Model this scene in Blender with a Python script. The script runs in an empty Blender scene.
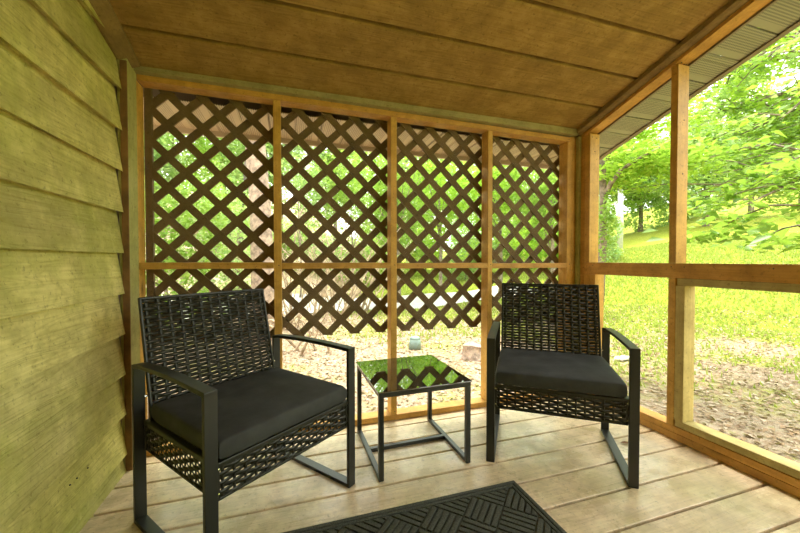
import bpy, bmesh, math, random
import numpy as np
from mathutils import Vector, Matrix
R = math.radians
random.seed(7); rng = np.random.default_rng(7)
sc = bpy.context.scene
col = sc.collection

# ------------------------------------------------------------------ camera
cam_d = bpy.data.cameras.new('camera'); cam = bpy.data.objects.new('camera', cam_d); col.objects.link(cam)
cam_d.sensor_width = 36.0; cam_d.lens = 346.0 / 800 * 36; cam_d.clip_start = 0.02; cam_d.clip_end = 300
cam.location = (0, 0, 1.05)
cam.rotation_euler = (R(90 - 1.076), 0, R(-17.634))
sc.camera = cam

# ------------------------------------------------------------------ world, sun, exposure
w = bpy.data.worlds.new('sky'); sc.world = w; w.use_nodes = True
wn = w.node_tree; wn.nodes.clear()
o_ = wn.nodes.new('ShaderNodeOutputWorld'); b_ = wn.nodes.new('ShaderNodeBackground')
b_.inputs['Color'].default_value = (0.95, 1.0, 0.93, 1); b_.inputs['Strength'].default_value = 1.5
wn.links.new(b_.outputs[0], o_.inputs[0])
sd = bpy.data.lights.new('sun', 'SUN'); sd.energy = 2.4; sd.angle = R(12); sd.color = (1, .96, .84)
sun = bpy.data.objects.new('sun', sd); col.objects.link(sun)
sun.rotation_euler = (R(21), 0, R(152))       # high, from beyond the back right corner
vs = sc.view_settings
vs.view_transform = 'Standard'; vs.look = 'None'; vs.gamma = 1; vs.use_curve_mapping = False
vs.exposure = 1.7
sc.cycles.max_bounces = 10; sc.cycles.diffuse_bounces = 6; sc.cycles.transparent_max_bounces = 24

# ------------------------------------------------------------------ helpers: nodes
def new_mat(name):
    m = bpy.data.materials.new(name); m.use_nodes = True
    nt = m.node_tree; return m, nt, nt.nodes['Principled BSDF']
def nd(nt, t, **k):
    n = nt.nodes.new(t)
    for a, v in k.items():
        if a in n.inputs: n.inputs[a].default_value = v
        else: setattr(n, a, v)
    return n
def math_(nt, op, a, b=None):
    n = nt.nodes.new('ShaderNodeMath'); n.operation = op
    for i, v in enumerate((a, b)):
        if v is None: continue
        if isinstance(v, (int, float)): n.inputs[i].default_value = v
        else: nt.links.new(v, n.inputs[i])
    return n.outputs[0]
def mix(nt, f, a, b, mode='MIX'):
    n = nt.nodes.new('ShaderNodeMix'); n.data_type = 'RGBA'; n.blend_type = mode
    for i, v in ((0, f), (6, a), (7, b)):
        if isinstance(v, (int, float)): n.inputs[i].default_value = v
        elif isinstance(v, tuple): n.inputs[i].default_value = (*v, 1) if len(v) == 3 else v
        else: nt.links.new(v, n.inputs[i])
    return n.outputs[2]
def ramp(nt, fac, stops):
    n = nt.nodes.new('ShaderNodeValToRGB'); cr = n.color_ramp
    while len(cr.elements) < len(stops): cr.elements.new(.5)
    for e, (p, c) in zip(cr.elements, stops):
        e.position = p; e.color = (*c, 1) if isinstance(c, tuple) else (c, c, c, 1)
    nt.links.new(fac, n.inputs[0]); return n.outputs[0]
def sepxyz(nt, v):
    s = nt.nodes.new('ShaderNodeSeparateXYZ'); nt.links.new(v, s.inputs[0]); return s.outputs
def combxyz(nt, x, y, z):
    s = nt.nodes.new('ShaderNodeCombineXYZ')
    for i, v in enumerate((x, y, z)):
        if isinstance(v, (int, float)): s.inputs[i].default_value = v
        else: nt.links.new(v, s.inputs[i])
    return s.outputs[0]
def noise(nt, vec, scale, detail=3, rough=.5, dist=0):
    n = nd(nt, 'ShaderNodeTexNoise', Scale=scale, Detail=detail, Roughness=rough, Distortion=dist)
    if vec is not None: nt.links.new(vec, n.inputs['Vector'])
    return n.outputs[0]

def wood(name, base, dark, axis, cell_axis=None, pitch=1.0, offset=0.0, grain=1.0, rough=.6, spec=.3,
         stain=None, stain_amt=.0, stain_scale=2.5, vary=.25, bump=.25, knots=.6, rand_obj=True, gaxis_scale=2.0):
    """sawn timber: long grain along `axis`, a new board every `pitch` along cell_axis"""
    m, nt, bs = new_mat(name)
    tc = nt.nodes.new('ShaderNodeTexCoord'); P = sepxyz(nt, tc.outputs['Object'])
    info = nt.nodes.new('ShaderNodeObjectInfo')
    seed = math_(nt, 'MULTIPLY', info.outputs['Random'], 37.0)
    if cell_axis is not None:
        cell = math_(nt, 'FLOOR', math_(nt, 'DIVIDE', math_(nt, 'SUBTRACT', P[cell_axis], offset), pitch))
        seed = math_(nt, 'ADD', seed, math_(nt, 'MULTIPLY', cell, 3.71))
    across = [i for i in range(3) if i != axis]
    comp = [None] * 3
    comp[axis] = math_(nt, 'ADD', math_(nt, 'MULTIPLY', P[axis], gaxis_scale), seed)
    for a in across: comp[a] = math_(nt, 'ADD', math_(nt, 'MULTIPLY', P[a], 22.0), math_(nt, 'MULTIPLY', seed, 2.3))
    vec = combxyz(nt, *comp)
    # flowing growth-ring lines
    big = noise(nt, vec, .45, 2, .5, .6)
    rings = math_(nt, 'FRACT', math_(nt, 'MULTIPLY', big, 16.0))
    rings = math_(nt, 'ABSOLUTE', math_(nt, 'SUBTRACT', math_(nt, 'MULTIPLY', rings, 2.0), 1.0))
    rings = math_(nt, 'POWER', rings, 3.0)
    fcomp = list(comp); fcomp[axis] = math_(nt, 'MULTIPLY', comp[axis], .8)
    for a in across: fcomp[a] = math_(nt, 'MULTIPLY', comp[a], 5.0)
    fine = noise(nt, combxyz(nt, *fcomp), 1.0, 4, .6)
    f = math_(nt, 'ADD', math_(nt, 'MULTIPLY', rings, .30 * grain), math_(nt, 'MULTIPLY', math_(nt, 'SUBTRACT', fine, .38), 1.25 * grain))
    c = mix(nt, ramp(nt, f, [(0, 0.0), (1, 1.0)]), tuple(base), tuple(dark))
    # knots
    kc = [None] * 3
    kc[axis] = math_(nt, 'ADD', math_(nt, 'MULTIPLY', P[axis], 2.2), seed)
    for a in across: kc[a] = math_(nt, 'ADD', math_(nt, 'MULTIPLY', P[a], 4.5), seed)
    vo = nd(nt, 'ShaderNodeTexVoronoi', Scale=1.0); nt.links.new(combxyz(nt, *kc), vo.inputs['Vector'])
    kn = ramp(nt, vo.outputs['Distance'], [(0.03, 1.0), (0.09, 0.35), (0.14, 0.0)])
    c = mix(nt, math_(nt, 'MULTIPLY', kn, knots), c, tuple(x * .3 for x in dark))
    # board to board variation
    wnz = nt.nodes.new('ShaderNodeTexWhiteNoise'); wnz.noise_dimensions = '1D'; nt.links.new(seed, wnz.inputs['W'])
    v = math_(nt, 'ADD', math_(nt, 'MULTIPLY', wnz.outputs['Value'], vary), 1 - vary / 2)
    vm = nt.nodes.new('ShaderNodeVectorMath'); vm.operation = 'SCALE'; nt.links.new(c, vm.inputs[0]); nt.links.new(v, vm.inputs['Scale'])
    c = vm.outputs[0]
    if stain is not None:
        sn = noise(nt, tc.outputs['Object'], stain_scale, 4, .65)
        c = mix(nt, math_(nt, 'MULTIPLY', ramp(nt, sn, [(.42, 0.0), (.62, 1.0)]), stain_amt), c, tuple(stain))
    bl = noise(nt, tc.outputs['Object'], 7, 5, .7)
    c = mix(nt, math_(nt, 'MULTIPLY', ramp(nt, bl, [(.44, 0.0), (.66, 1.0)]), .42), c, tuple(x * .62 for x in dark))
    c = mix(nt, math_(nt, 'MULTIPLY', ramp(nt, bl, [(.32, 1.0), (.46, 0.0)]), .35), c, tuple(min(1, x * 1.22 + .02) for x in base))
    sp = noise(nt, tc.outputs['Object'], 60, 3, .7)
    c = mix(nt, math_(nt, 'MULTIPLY', ramp(nt, sp, [(.58, 0.0), (.70, 1.0)]), .5), c, tuple(x * .45 for x in dark))
    nt.links.new(c, bs.inputs['Base Color'])
    bs.inputs['Roughness'].default_value = rough
    bs.inputs['Specular IOR Level'].default_value = spec
    bp = nd(nt, 'ShaderNodeBump', Strength=bump, Distance=.004)
    nt.links.new(math_(nt, 'SUBTRACT', 1.0, f), bp.inputs['Height']); nt.links.new(bp.outputs[0], bs.inputs['Normal'])
    return m

def plain(name, c, rough=.5, metal=0, spec=.5, nscale=None, namt=.3, bump=0, bscale=200):
    m, nt, bs = new_mat(name)
    bs.inputs['Base Color'].default_value = (*c, 1); bs.inputs['Roughness'].default_value = rough
    bs.inputs['Metallic'].default_value = metal; bs.inputs['Specular IOR Level'].default_value = spec
    tc = nt.nodes.new('ShaderNodeTexCoord')
    if nscale:
        n = noise(nt, tc.outputs['Object'], nscale, 4, .6)
        cc = mix(nt, ramp(nt, n, [(.35, 0.0), (.65, 1.0)]), tuple(x * (1 - namt) for x in c), tuple(min(1, x * (1 + namt)) for x in c))
        nt.links.new(cc, bs.inputs['Base Color'])
    if bump:
        bp = nd(nt, 'ShaderNodeBump', Strength=bump, Distance=.002)
        nt.links.new(noise(nt, tc.outputs['Object'], bscale, 3, .6), bp.inputs['Height']); nt.links.new(bp.outputs[0], bs.inputs['Normal'])
    return m

def leaf_mat(name, cols, trans=.5, rough=.5):
    m, nt, bs = new_mat(name)
    geo = nt.nodes.new('ShaderNodeNewGeometry')
    st = [(i / (len(cols) - 1), c) for i, c in enumerate(cols)]
    c = ramp(nt, geo.outputs['Random Per Island'], st)
    nt.links.new(c, bs.inputs['Base Color']); bs.inputs['Roughness'].default_value = rough
    bs.inputs['Specular IOR Level'].default_value = .3
    tr = nt.nodes.new('ShaderNodeBsdfTranslucent'); nt.links.new(mix(nt, .5, c, (.55, .8, .1)), tr.inputs[0])
    mx = nt.nodes.new('ShaderNodeMixShader'); mx.inputs[0].default_value = trans
    nt.links.new(bs.outputs[0], mx.inputs[1]); nt.links.new(tr.outputs[0], mx.inputs[2])
    nt.links.new(mx.outputs[0], nt.nodes['Material Output'].inputs[0])
    return m

# ------------------------------------------------------------------ helpers: meshes
def obj(name, bm, mat, parent=None, smooth=False, bevel=0, loc=None):
    me = bpy.data.meshes.new(name)
    if isinstance(bm, bmesh.types.BMesh):
        bmesh.ops.recalc_face_normals(bm, faces=bm.faces); bm.to_mesh(me); bm.free()
    else:
        me.from_pydata(bm[0], [], bm[1]); me.update()
    me.materials.append(mat)
    if smooth: me.polygons.foreach_set('use_smooth', [True] * len(me.polygons))
    o = bpy.data.objects.new(name, me); col.objects.link(o)
    if parent: o.parent = parent
    if loc: o.location = loc
    if bevel:
        md = o.modifiers.new('bevel', 'BEVEL'); md.width = bevel; md.segments = 2; md.limit_method = 'ANGLE'; md.angle_limit = R(35)
    return o
def tag(o, label=None, cat=None, group=None, kind=None):
    if label: o['label'] = label
    if cat: o['category'] = cat
    if group: o['group'] = group
    if kind: o['kind'] = kind
    return o
def empty(name, loc=(0, 0, 0), rz=0):
    o = bpy.data.objects.new(name, None); col.objects.link(o); o.location = loc; o.rotation_euler.z = rz; o.empty_display_size = .1
    return o
def copy_tree(o, parent=None):
    c = o.copy(); col.objects.link(c)
    if parent: c.parent = parent
    for ch in list(o.children): copy_tree(ch, c)
    return c
def hexa(bm, pts):
    """8 points: bottom ring (4) then top ring (4)"""
    v = [bm.verts.new(p) for p in pts]
    for f in ((0, 3, 2, 1), (4, 5, 6, 7), (0, 1, 5, 4), (1, 2, 6, 5), (2, 3, 7, 6), (3, 0, 4, 7)): bm.faces.new([v[i] for i in f])
def bx(bm, x0, x1, y0, y1, z0, z1, M=None):
    p = [(x0, y0, z0), (x1, y0, z0), (x1, y1, z0), (x0, y1, z0), (x0, y0, z1), (x1, y0, z1), (x1, y1, z1), (x0, y1, z1)]
    if M is not None: p = [M @ Vector(q) for q in p]
    hexa(bm, p)
def box(*a): bm = bmesh.new(); bx(bm, *a); return bm
def prism(bm, prof, a0, a1, fn):
    """closed 2-D profile swept from a0 to a1; fn(u,v,a)->xyz"""
    A = [bm.verts.new(fn(u, v, a0)) for u, v in prof]; B = [bm.verts.new(fn(u, v, a1)) for u, v in prof]
    n = len(prof)
    bm.faces.new(A); bm.faces.new(B[::-1])
    for i in range(n): bm.faces.new((A[i], B[i], B[(i + 1) % n], A[(i + 1) % n]))
def tube(bm, pts, radii, seg=8, cap=True):
    pts = [Vector(p) for p in pts]; rings = []
    for i, p in enumerate(pts):
        d = (pts[min(i + 1, len(pts) - 1)] - pts[max(i - 1, 0)]).normalized()
        a = d.cross(Vector((0, 0, 1)));
        if a.length < .1: a = d.cross(Vector((1, 0, 0)))
        a.normalize(); b = d.cross(a); r = radii[i] if hasattr(radii, '__len__') else radii
        rings.append([bm.verts.new(p + a * (r * math.cos(2 * math.pi * k / seg)) + b * (r * math.sin(2 * math.pi * k / seg))) for k in range(seg)])
    for r0, r1 in zip(rings, rings[1:]):
        for k in range(seg): bm.faces.new((r0[k], r0[(k + 1) % seg], r1[(k + 1) % seg], r1[k]))
    if cap: bm.faces.new(rings[0]); bm.faces.new(rings[-1][::-1])
def np_obj(name, V, F, mat, parent=None, smooth=False):
    me = bpy.data.meshes.new(name); V = np.asarray(V, dtype=np.float32); F = np.asarray(F, dtype=np.int32)
    n, k = F.shape
    me.vertices.add(len(V)); me.vertices.foreach_set('co', V.ravel())
    me.loops.add(n * k); me.loops.foreach_set('vertex_index', F.ravel())
    me.polygons.add(n); me.polygons.foreach_set('loop_start', np.arange(0, n * k, k, dtype=np.int32))
    me.update(calc_edges=True); me.validate(); me.materials.append(mat)
    o = bpy.data.objects.new(name, me); col.objects.link(o)
    if parent: o.parent = parent
    if smooth: me.polygons.foreach_set('use_smooth', [True] * n)
    return o

# ------------------------------------------------------------------ materials
M = {}
M['clap'] = wood('treated clapboard', (.74, .66, .27), (.38, .32, .085), 1, 2, .1995, .083, grain=1.0, rough=.75, spec=.2, stain=(.40, .42, .07), stain_amt=.5, stain_scale=2.2, vary=.34, bump=.9, knots=.5)
M['clapx'] = wood('treated clapboard rear', (.50, .47, .20), (.31, .28, .085), 0, 2, .202, .087, grain=.85, rough=.75, spec=.2, stain=(.33, .35, .07), stain_amt=.55)
M['ceil'] = wood('ceiling board', (.42, .265, .075), (.22, .125, .026), 0, 1, .255, .11, grain=1.0, rough=.7, spec=.25, stain=(.30, .17, .035), stain_amt=.4, vary=.12, bump=.5, knots=.6)
M['trimg'] = wood('weathered trim', (.40, .34, .16), (.25, .2, .07), 0, grain=.7, rough=.7, vary=.1)
M['trimz'] = wood('weathered upright trim', (.50, .46, .19), (.30, .27, .09), 2, grain=.8, rough=.7, stain=(.33, .34, .08), stain_amt=.5, vary=.1)
M['trimy'] = wood('weathered sloped trim', (.30, .2, .07), (.17, .105, .035), 1, grain=.7, rough=.7, vary=.1)
M['pinez'] = wood('pine post', (.68, .39, .085), (.44, .21, .03), 2, grain=.7, rough=.5, spec=.35, vary=.12, knots=.9, bump=.15)
M['pinex'] = wood('pine rail', (.62, .34, .075), (.40, .18, .028), 0, grain=.7, rough=.5, spec=.35, vary=.1, knots=.9, bump=.15)
M['piney'] = wood('pine beam', (.62, .33, .07), (.38, .165, .025), 1, grain=.8, rough=.5, spec=.35, vary=.15, knots=.9, bump=.15)
M['greeny'] = wood('greenish pine', (.56, .45, .18), (.36, .26, .075), 1, grain=.8, rough=.55, vary=.1, knots=.6)
M['greenz'] = wood('greenish pine stile', (.60, .47, .18), (.38, .26, .075), 2, grain=.8, rough=.55, vary=.1, knots=.6)
M['deck'] = wood('deck board', (.90, .71, .48), (.54, .39, .22), 0, 1, .178, .116, grain=1.0, rough=.33, spec=.5, stain=(.50, .43, .18), stain_amt=.5, stain_scale=2.6, vary=.2, bump=.22, knots=.5)
_nt = M['deck'].node_tree; _tc = _nt.nodes.new('ShaderNodeTexCoord')
_nt.links.new(ramp(_nt, noise(_nt, _tc.outputs['Object'], 5, 5, .65), [(.38, .16), (.62, .46)]), _nt.nodes['Principled BSDF'].inputs['Roughness'])
M['lattice'] = wood('brown lattice slat', (.20, .135, .065), (.14, .09, .04), 0, grain=.3, rough=.7, spec=.2, vary=.1, knots=.1, bump=.1)
M['metal'] = plain('black powder coated steel', (.026, .026, .023), .36, .0, .5, bump=.05, bscale=500)
M['bolt'] = plain('steel bolt', (.6, .58, .52), .25, 1)
M['wicker'] = plain('dark brown resin wicker', (.019, .018, .012), .4, 0, .5, nscale=40, namt=.3)
M['cushion'] = plain('black cushion fabric', (.044, .045, .045), .75, 0, .35, nscale=9, namt=.25, bump=.35, bscale=45)
M['mat'] = plain('charcoal ribbed mat', (.085, .087, .07), .95, 0, .2, nscale=260, namt=.45, bump=.9, bscale=700)
M['edge'] = plain('reddish brown shaded edge', (.20, .10, .03), .7, nscale=12, namt=.3)  # brown of a cut edge with its shade mixed into the colour
M['screw'] = plain('dark screw head', (.03, .025, .02), .5)
m, nt, bs = new_mat('smoked glass'); M['glass'] = m
bs.inputs['Base Color'].default_value = (.012, .014, .014, 1); bs.inputs['Roughness'].default_value = .02
bs.inputs['IOR'].default_value = 2.1; bs.inputs['Coat Weight'].default_value = .6; bs.inputs['Coat IOR'].default_value = 1.8; bs.inputs['Coat Roughness'].default_value = .02
# insect screen
m, nt, bs = new_mat('insect screen'); M['screen'] = m
bs.inputs['Base Color'].default_value = (.10, .10, .09, 1); bs.inputs['Roughness'].default_value = .6
tr = nt.nodes.new('ShaderNodeBsdfTransparent'); mx = nt.nodes.new('ShaderNodeMixShader'); mx.inputs[0].default_value = .07
nt.links.new(tr.outputs[0], mx.inputs[1]); nt.links.new(bs.outputs[0], mx.inputs[2]); nt.links.new(mx.outputs[0], nt.nodes['Material Output'].inputs[0])
# vented soffit: rows of punched holes, solid band by each seam
def soffit_mat(name, y_off, base, mode=1):
    m, nt, bs = new_mat(name)
    tc = nt.nodes.new('ShaderNodeTexCoord'); P = sepxyz(nt, tc.outputs['Object'])
    h = []
    for a in (0, 1):
        fr = math_(nt, 'FRACT', math_(nt, 'MULTIPLY', P[a], 1 / .0125))
        h.append(math_(nt, 'LESS_THAN', math_(nt, 'ABSOLUTE', math_(nt, 'SUBTRACT', fr, .5)), .26))
    hole = math_(nt, 'MULTIPLY', h[0], h[1])
    bandf = math_(nt, 'FRACT', math_(nt, 'DIVIDE', math_(nt, 'SUBTRACT', P[mode], y_off), .168))
    hole = math_(nt, 'MULTIPLY', hole, math_(nt, 'LESS_THAN', bandf, .84))
    hole = math_(nt, 'MULTIPLY', hole, math_(nt, 'GREATER_THAN', bandf, .06))
    c = mix(nt, hole, base, tuple(x * .22 for x in base)); nt.links.new(c, bs.inputs['Base Color'])
    bs.inputs['Roughness'].default_value = .5
    return m
M['soffit'] = soffit_mat('vented soffit', 1.17, (.34, .32, .22))
M['soffitx'] = soffit_mat('vented soffit beige', .02, (.48, .36, .23), 0)
M['fascia'] = plain('brown fascia', (.24, .18, .12), .6)
M['fascial'] = plain('beige fascia', (.50, .40, .30), .6)
M['bark'] = plain('grey brown bark', (.24, .19, .14), .9, nscale=14, namt=.5, bump=1, bscale=40)
M['barkr'] = plain('reddish bark', (.36, .26, .20), .9, nscale=12, namt=.45, bump=1, bscale=30)
M['pole'] = plain('pale weathered pole', (.50, .49, .46), .8, nscale=8, namt=.12)
M['leaf_y'] = leaf_mat('yellow green leaves', [(.22, .40, .03), (.40, .58, .05), (.30, .50, .06), (.50, .66, .10)], .5)
M['leaf_m'] = leaf_mat('fresh green leaves', [(.15, .29, .04), (.28, .43, .07), (.22, .36, .08), (.40, .52, .14)], .45)
M['leaf_b'] = leaf_mat('pale bluish green leaves', [(.18, .32, .12), (.30, .44, .18), (.36, .50, .20), (.46, .56, .28)], .4)
M['leaf_n'] = leaf_mat('large beech leaves', [(.08, .20, .02), (.16, .30, .025), (.11, .25, .03), (.24, .38, .06)], .45, .4)
M['litter'] = leaf_mat('fallen leaf litter', [(.48, .32, .21), (.30, .19, .11), (.62, .48, .38), (.20, .12, .07), (.52, .38, .27)], .1, .8)
M['twig'] = plain('dry brushwood', (.42, .32, .22), .9, nscale=10, namt=.4)
M['grass'] = leaf_mat('bright lawn grass', [(.19, .23, .035), (.29, .33, .06), (.38, .40, .12), (.24, .28, .045)], .35, .6)
# ground: leaf litter near the porch breaking into moss and lawn farther out
m, nt, bs = new_mat('yard ground'); M['ground'] = m
tc = nt.nodes.new('ShaderNodeTexCoord'); P = sepxyz(nt, tc.outputs['Object'])
n1 = noise(nt, tc.outputs['Object'], 9, 5, .7); n2 = noise(nt, tc.outputs['Object'], .8, 4, .6); n3 = noise(nt, tc.outputs['Object'], 30, 4, .7)
lit = ramp(nt, n1, [(.30, (.17, .11, .06)), (.45, (.38, .26, .17)), (.55, (.48, .36, .26)), (.70, (.38, .34, .13))])
lit = mix(nt, ramp(nt, n2, [(.50, 0.0), (.60, .65)]), lit, (.34, .34, .05))
lit = mix(nt, ramp(nt, n3, [(.45, 0.0), (.62, .8)]), lit, (.46, .38, .29))
grs = ramp(nt, n1, [(.3, (.18, .22, .02)), (.5, (.31, .35, .035)), (.7, (.42, .43, .08))])
vl = nt.nodes.new('ShaderNodeVectorMath'); vl.operation = 'LENGTH'; nt.links.new(combxyz(nt, math_(nt, 'MULTIPLY', math_(nt, 'SUBTRACT', P[0], 1.2), 1.15), P[1], 0), vl.inputs[0])
far = math_(nt, 'ADD', math_(nt, 'MULTIPLY', math_(nt, 'SUBTRACT', vl.outputs['Value'], 6.6), .18), math_(nt, 'MULTIPLY', math_(nt, 'SUBTRACT', n2, .5), 2.4))
far = math_(nt, 'ADD', far, math_(nt, 'MULTIPLY', math_(nt, 'SUBTRACT', n1, .5), 1.4))
wood_side = math_(nt, 'MULTIPLY', math_(nt, 'SUBTRACT', P[0], math_(nt, 'MULTIPLY', P[1], .24)), .35)
far = math_(nt, 'MINIMUM', far, math_(nt, 'ADD', math_(nt, 'ADD', wood_side, .2), math_(nt, 'MULTIPLY', math_(nt, 'SUBTRACT', n1, .5), 1.6)))
c = mix(nt, ramp(nt, far, [(-.0, 0.0), (.35, 1.0)]), lit, grs); nt.links.new(c, bs.inputs['Base Color'])
bs.inputs['Roughness'].default_value = .95; bs.inputs['Specular IOR Level'].default_value = .1
bp = nd(nt, 'ShaderNodeBump', Strength=1.0, Distance=.04); nt.links.new(n3, bp.inputs['Height']); nt.links.new(bp.outputs[0], bs.inputs['Normal'])
M['drive'] = plain('pale gravel drive', (.50, .49, .45), .9, nscale=6, namt=.15)

# ------------------------------------------------------------------ dimensions
XL, XR, YB, YF = -.80, 2.13, 2.15, -2.2
S = .30                                   # roof slope, rising towards the camera
ceil_z = lambda y: 2.04 + S * (YB - y)
hz = lambda y: 2.005 + S * (2.045 - y)     # underside of the sloping right-hand header
tilt = lambda x: -.0115 * (x + .75)
GZ = -.35

# ------------------------------------------------------------------ floor
bm = bmesh.new()
k = 0; y = 2.074
while y > YF:
    y0 = y - .178 + .0065; y1 = y - .0065; e = .0025
    prof = [(y0, -.035), (y1, -.035), (y1, -e), (y1 - e, 0), (y0 + e, 0), (y0, -e)]
    prism(bm, prof, XL - .05, 2.27, lambda u, v, a: (a, u, v)); y -= .178
prism(bm, [(2.078, -.035), (2.27, -.035), (2.27, 0), (2.078, 0)], XL - .05, 2.27, lambda u, v, a: (a, u, v))
for yy in (-2.1, -1.2, -.3, .6, 1.4, 2.2): pass
deck = tag(obj('floor', bm, M['deck']), kind='structure')
bm = bmesh.new()
for xx in (-.7, 0, .7, 1.4, 2.1): bx(bm, xx, xx + .04, YF, 2.25, -.22, -.036)
bx(bm, XL - .05, 2.27, 2.24, 2.28, -.40, -.036); bx(bm, 2.23, 2.27, YF, 2.24, -.40, -.036); bx(bm, XL - .05, XL - .01, YF, 2.24, -.40, -.036); bx(bm, XL, 2.23, YF, YF + .04, -.40, -.036)  # unseen skirt boards added to keep light out from under the deck gaps
tag(obj('deck_joist_light_skirt', bm, M['piney'], deck))

# ------------------------------------------------------------------ ceiling (boards with a rebated channel at every seam)
bm = bmesh.new()
seams = [2.155, 1.895, 1.64, 1.385, 1.13, .875, .62, .365, .11, -.145, -.4, -.655, -.91, -1.165, -1.42, -1.675, -1.93, -2.2]
for a, b in zip(seams, seams[1:]):
    pr = [(b + .020, .036), (b + .020, .005), (b + .025, 0), (a - .003, 0), (a, .005), (a, .036)]
    prism(bm, pr, XL - .05, 2.135, lambda u, v, t: (t, u, ceil_z(u) + v))
cl = tag(obj('ceiling', bm, M['ceil']), kind='structure')
bm = bmesh.new()
hexa(bm, [(XL - .3, YF - .3, ceil_z(YF - .3) + .05), (2.56, YF - .3, ceil_z(YF - .3) + .05), (2.56, 2.8, ceil_z(2.8) + .10), (XL - .3, 2.8, ceil_z(2.8) + .10),
          (XL - .3, YF - .3, ceil_z(YF - .3) + .12), (2.56, YF - .3, ceil_z(YF - .3) + .12), (2.56, 2.8, ceil_z(2.8) + .17), (XL - .3, 2.8, ceil_z(2.8) + .17)])
obj('roof_deck', bm, M['fascia'], cl)
# ------------------------------------------------------------------ left wall: lapped clapboards
bm = bmesh.new()
zs = [-.01, .086] + [.086 + .1995 * i for i in range(1, 18)]
for i in range(len(zs) - 1):
    z0, z1 = zs[i], zs[i + 1] + .018
    def cz(y, z): return min(z, ceil_z(y) + .02)
    n = 1
    prof = [(-.777, z0), (-.809, z1), (-.822, z1), (-.822, z0 + .012), (-.800, z0 + .012)]
    prism(bm, prof, YF, 2.034, lambda u, v, a: (u, a, v))
    # extends above the sloping ceiling only where the roof void hides it
bmesh.ops.bisect_plane(bm, geom=bm.verts[:] + bm.edges[:] + bm.faces[:], plane_co=(0, YB, ceil_z(YB) + .015), plane_no=(0, S, 1), clear_outer=True)
wl = tag(obj('wall_left', bm, M['clap']), kind='structure')
bm = bmesh.new(); bx(bm, -.86, -.824, YF, 2.2, -.05, 3.6)
bmesh.ops.bisect_plane(bm, geom=bm.verts[:] + bm.edges[:] + bm.faces[:], plane_co=(0, YB, ceil_z(YB) + .015), plane_no=(0, S, 1), clear_outer=True)
obj('sheathing', bm, M['fascia'], wl)
# unseen house wall behind the camera, added to cut light from the rear
bm = bmesh.new()
for i in range(17):
    z0 = -.01 + .2015 * i; prism(bm, [(YF + .015, z0), (YF - .003, z0 + .22), (YF - .015, z0 + .22), (YF, z0)], XL, 2.22, lambda u, v, a: (a, u, v))
bx(bm, XL, 2.22, YF - .06, YF - .016, -.01, 3.45)
tag(obj('wall_rear', bm, M['clapx']), kind='structure')
# nail heads on the lowest wide board
bm = bmesh.new()
for (yy, zz) in ((1.60, .205), (1.645, .203), (1.72, .20)):
    bmesh.ops.create_icosphere(bm, subdivisions=1, radius=.0035, matrix=Matrix.Translation((-.7925, yy, zz)))
obj('nail', bm, M['screw'], wl)
# upright corner board at the end of the clapboards
tag(obj('trim_1', box(-.80, -.757, 2.041, 2.15, 0, ceil_z(2.1) - .004), M['trimz'], bevel=.002), kind='structure')
obj('shaded_edge_strip', box(-.785, -.756, 2.033, 2.0405, 0, ceil_z(2.1) - .03), M['edge'], wl, bevel=.0015)  # added strip: the corner board's shaded cut edge given as darker colour
# sloping cove strip between clapboards and ceiling
bm = bmesh.new(); prism(bm, [(-.803, -.045), (-.79, -.045), (-.722, -.020), (-.722, -.002), (-.803, -.002)], YF, 2.10, lambda u, v, a: (u, a, ceil_z(a) + v))
tag(obj('trim_2', bm, M['trimy']), kind='structure')
# flat strip between header and ceiling on the back wall
bm = bmesh.new()
hexa(bm, [(-.757, 2.118, 2.022), (2.10, 2.118, 2.002), (2.10, 2.15, 1.998), (-.757, 2.15, 2.018), (-.757, 2.118, ceil_z(2.118) - .002), (2.10, 2.118, ceil_z(2.118) - .002), (2.10, 2.15, ceil_z(2.15) - .002), (-.757, 2.15, ceil_z(2.15) - .002)])
tag(obj('trim_3', bm, M['trimg']), kind='structure')
# sloping strip over the right header, and pale quarter strip in the far corner
bm = bmesh.new(); prism(bm, [(2.085, -.030), (2.10, -.040), (2.13, -.045), (2.13, -.002), (2.085, -.002)], YF, 2.148, lambda u, v, a: (u, a, ceil_z(a) + v))
tag(obj('trim_4', bm, M['trimy']), kind='structure')
tag(obj('trim_5', box(2.108, 2.132, 2.118, 2.15, 0.0, 1.995), M['trimz'], bevel=.003), kind='structure')

# ------------------------------------------------------------------ back wall framing
wb = tag(empty('wall_back', (.65, YB, 0)), kind='structure')
def wpart(name, bm, mat, root, bevel=.0025):
    o = obj(name, bm, mat, root, bevel=bevel); o.matrix_parent_inverse = Matrix.Translation(root.location).inverted(); return o
pb = [(-.798, -.757), (-.089, -.047), (.622, .662), (1.336, 1.373), (2.030, 2.067)]
wpart('sill_plate', box(-.757, 2.07, 2.15, 2.239, .001, .038), M['pinex'], wb)
for i, (a, b) in enumerate(pb):
    wpart('post', box(a, b, 2.15, 2.238, .038, 1.990 + tilt(b) - .002), M['pinez'], wb)
bm = bmesh.new(); hexa(bm, [(-.757, 2.15, 1.990), (2.07, 2.15, 1.990 + tilt(2.07)), (2.07, 2.239, 1.990 + tilt(2.07)), (-.757, 2.239, 1.990),
                            (-.757, 2.15, 2.024), (2.07, 2.15, 2.024 + tilt(2.07)), (2.07, 2.239, 2.024 + tilt(2.07)), (-.757, 2.239, 2.024)])
wpart('header', bm, M['pinex'], wb)
for i in range(4):
    a = pb[i][1]; b = pb[i + 1][0]
    y0 = 2.146 if i == 0 else 2.15
    zc = 1.018 + (-.0045) * (a + .7)
    wpart('rail', box(a + .001, b - .001, y0, 2.236, zc - .018, zc + .018), M['pinex'], wb)
wpart('corner_post', box(2.068, 2.10, 2.152, 2.24, .0, 2.0), M['pinez'], wb)
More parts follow.
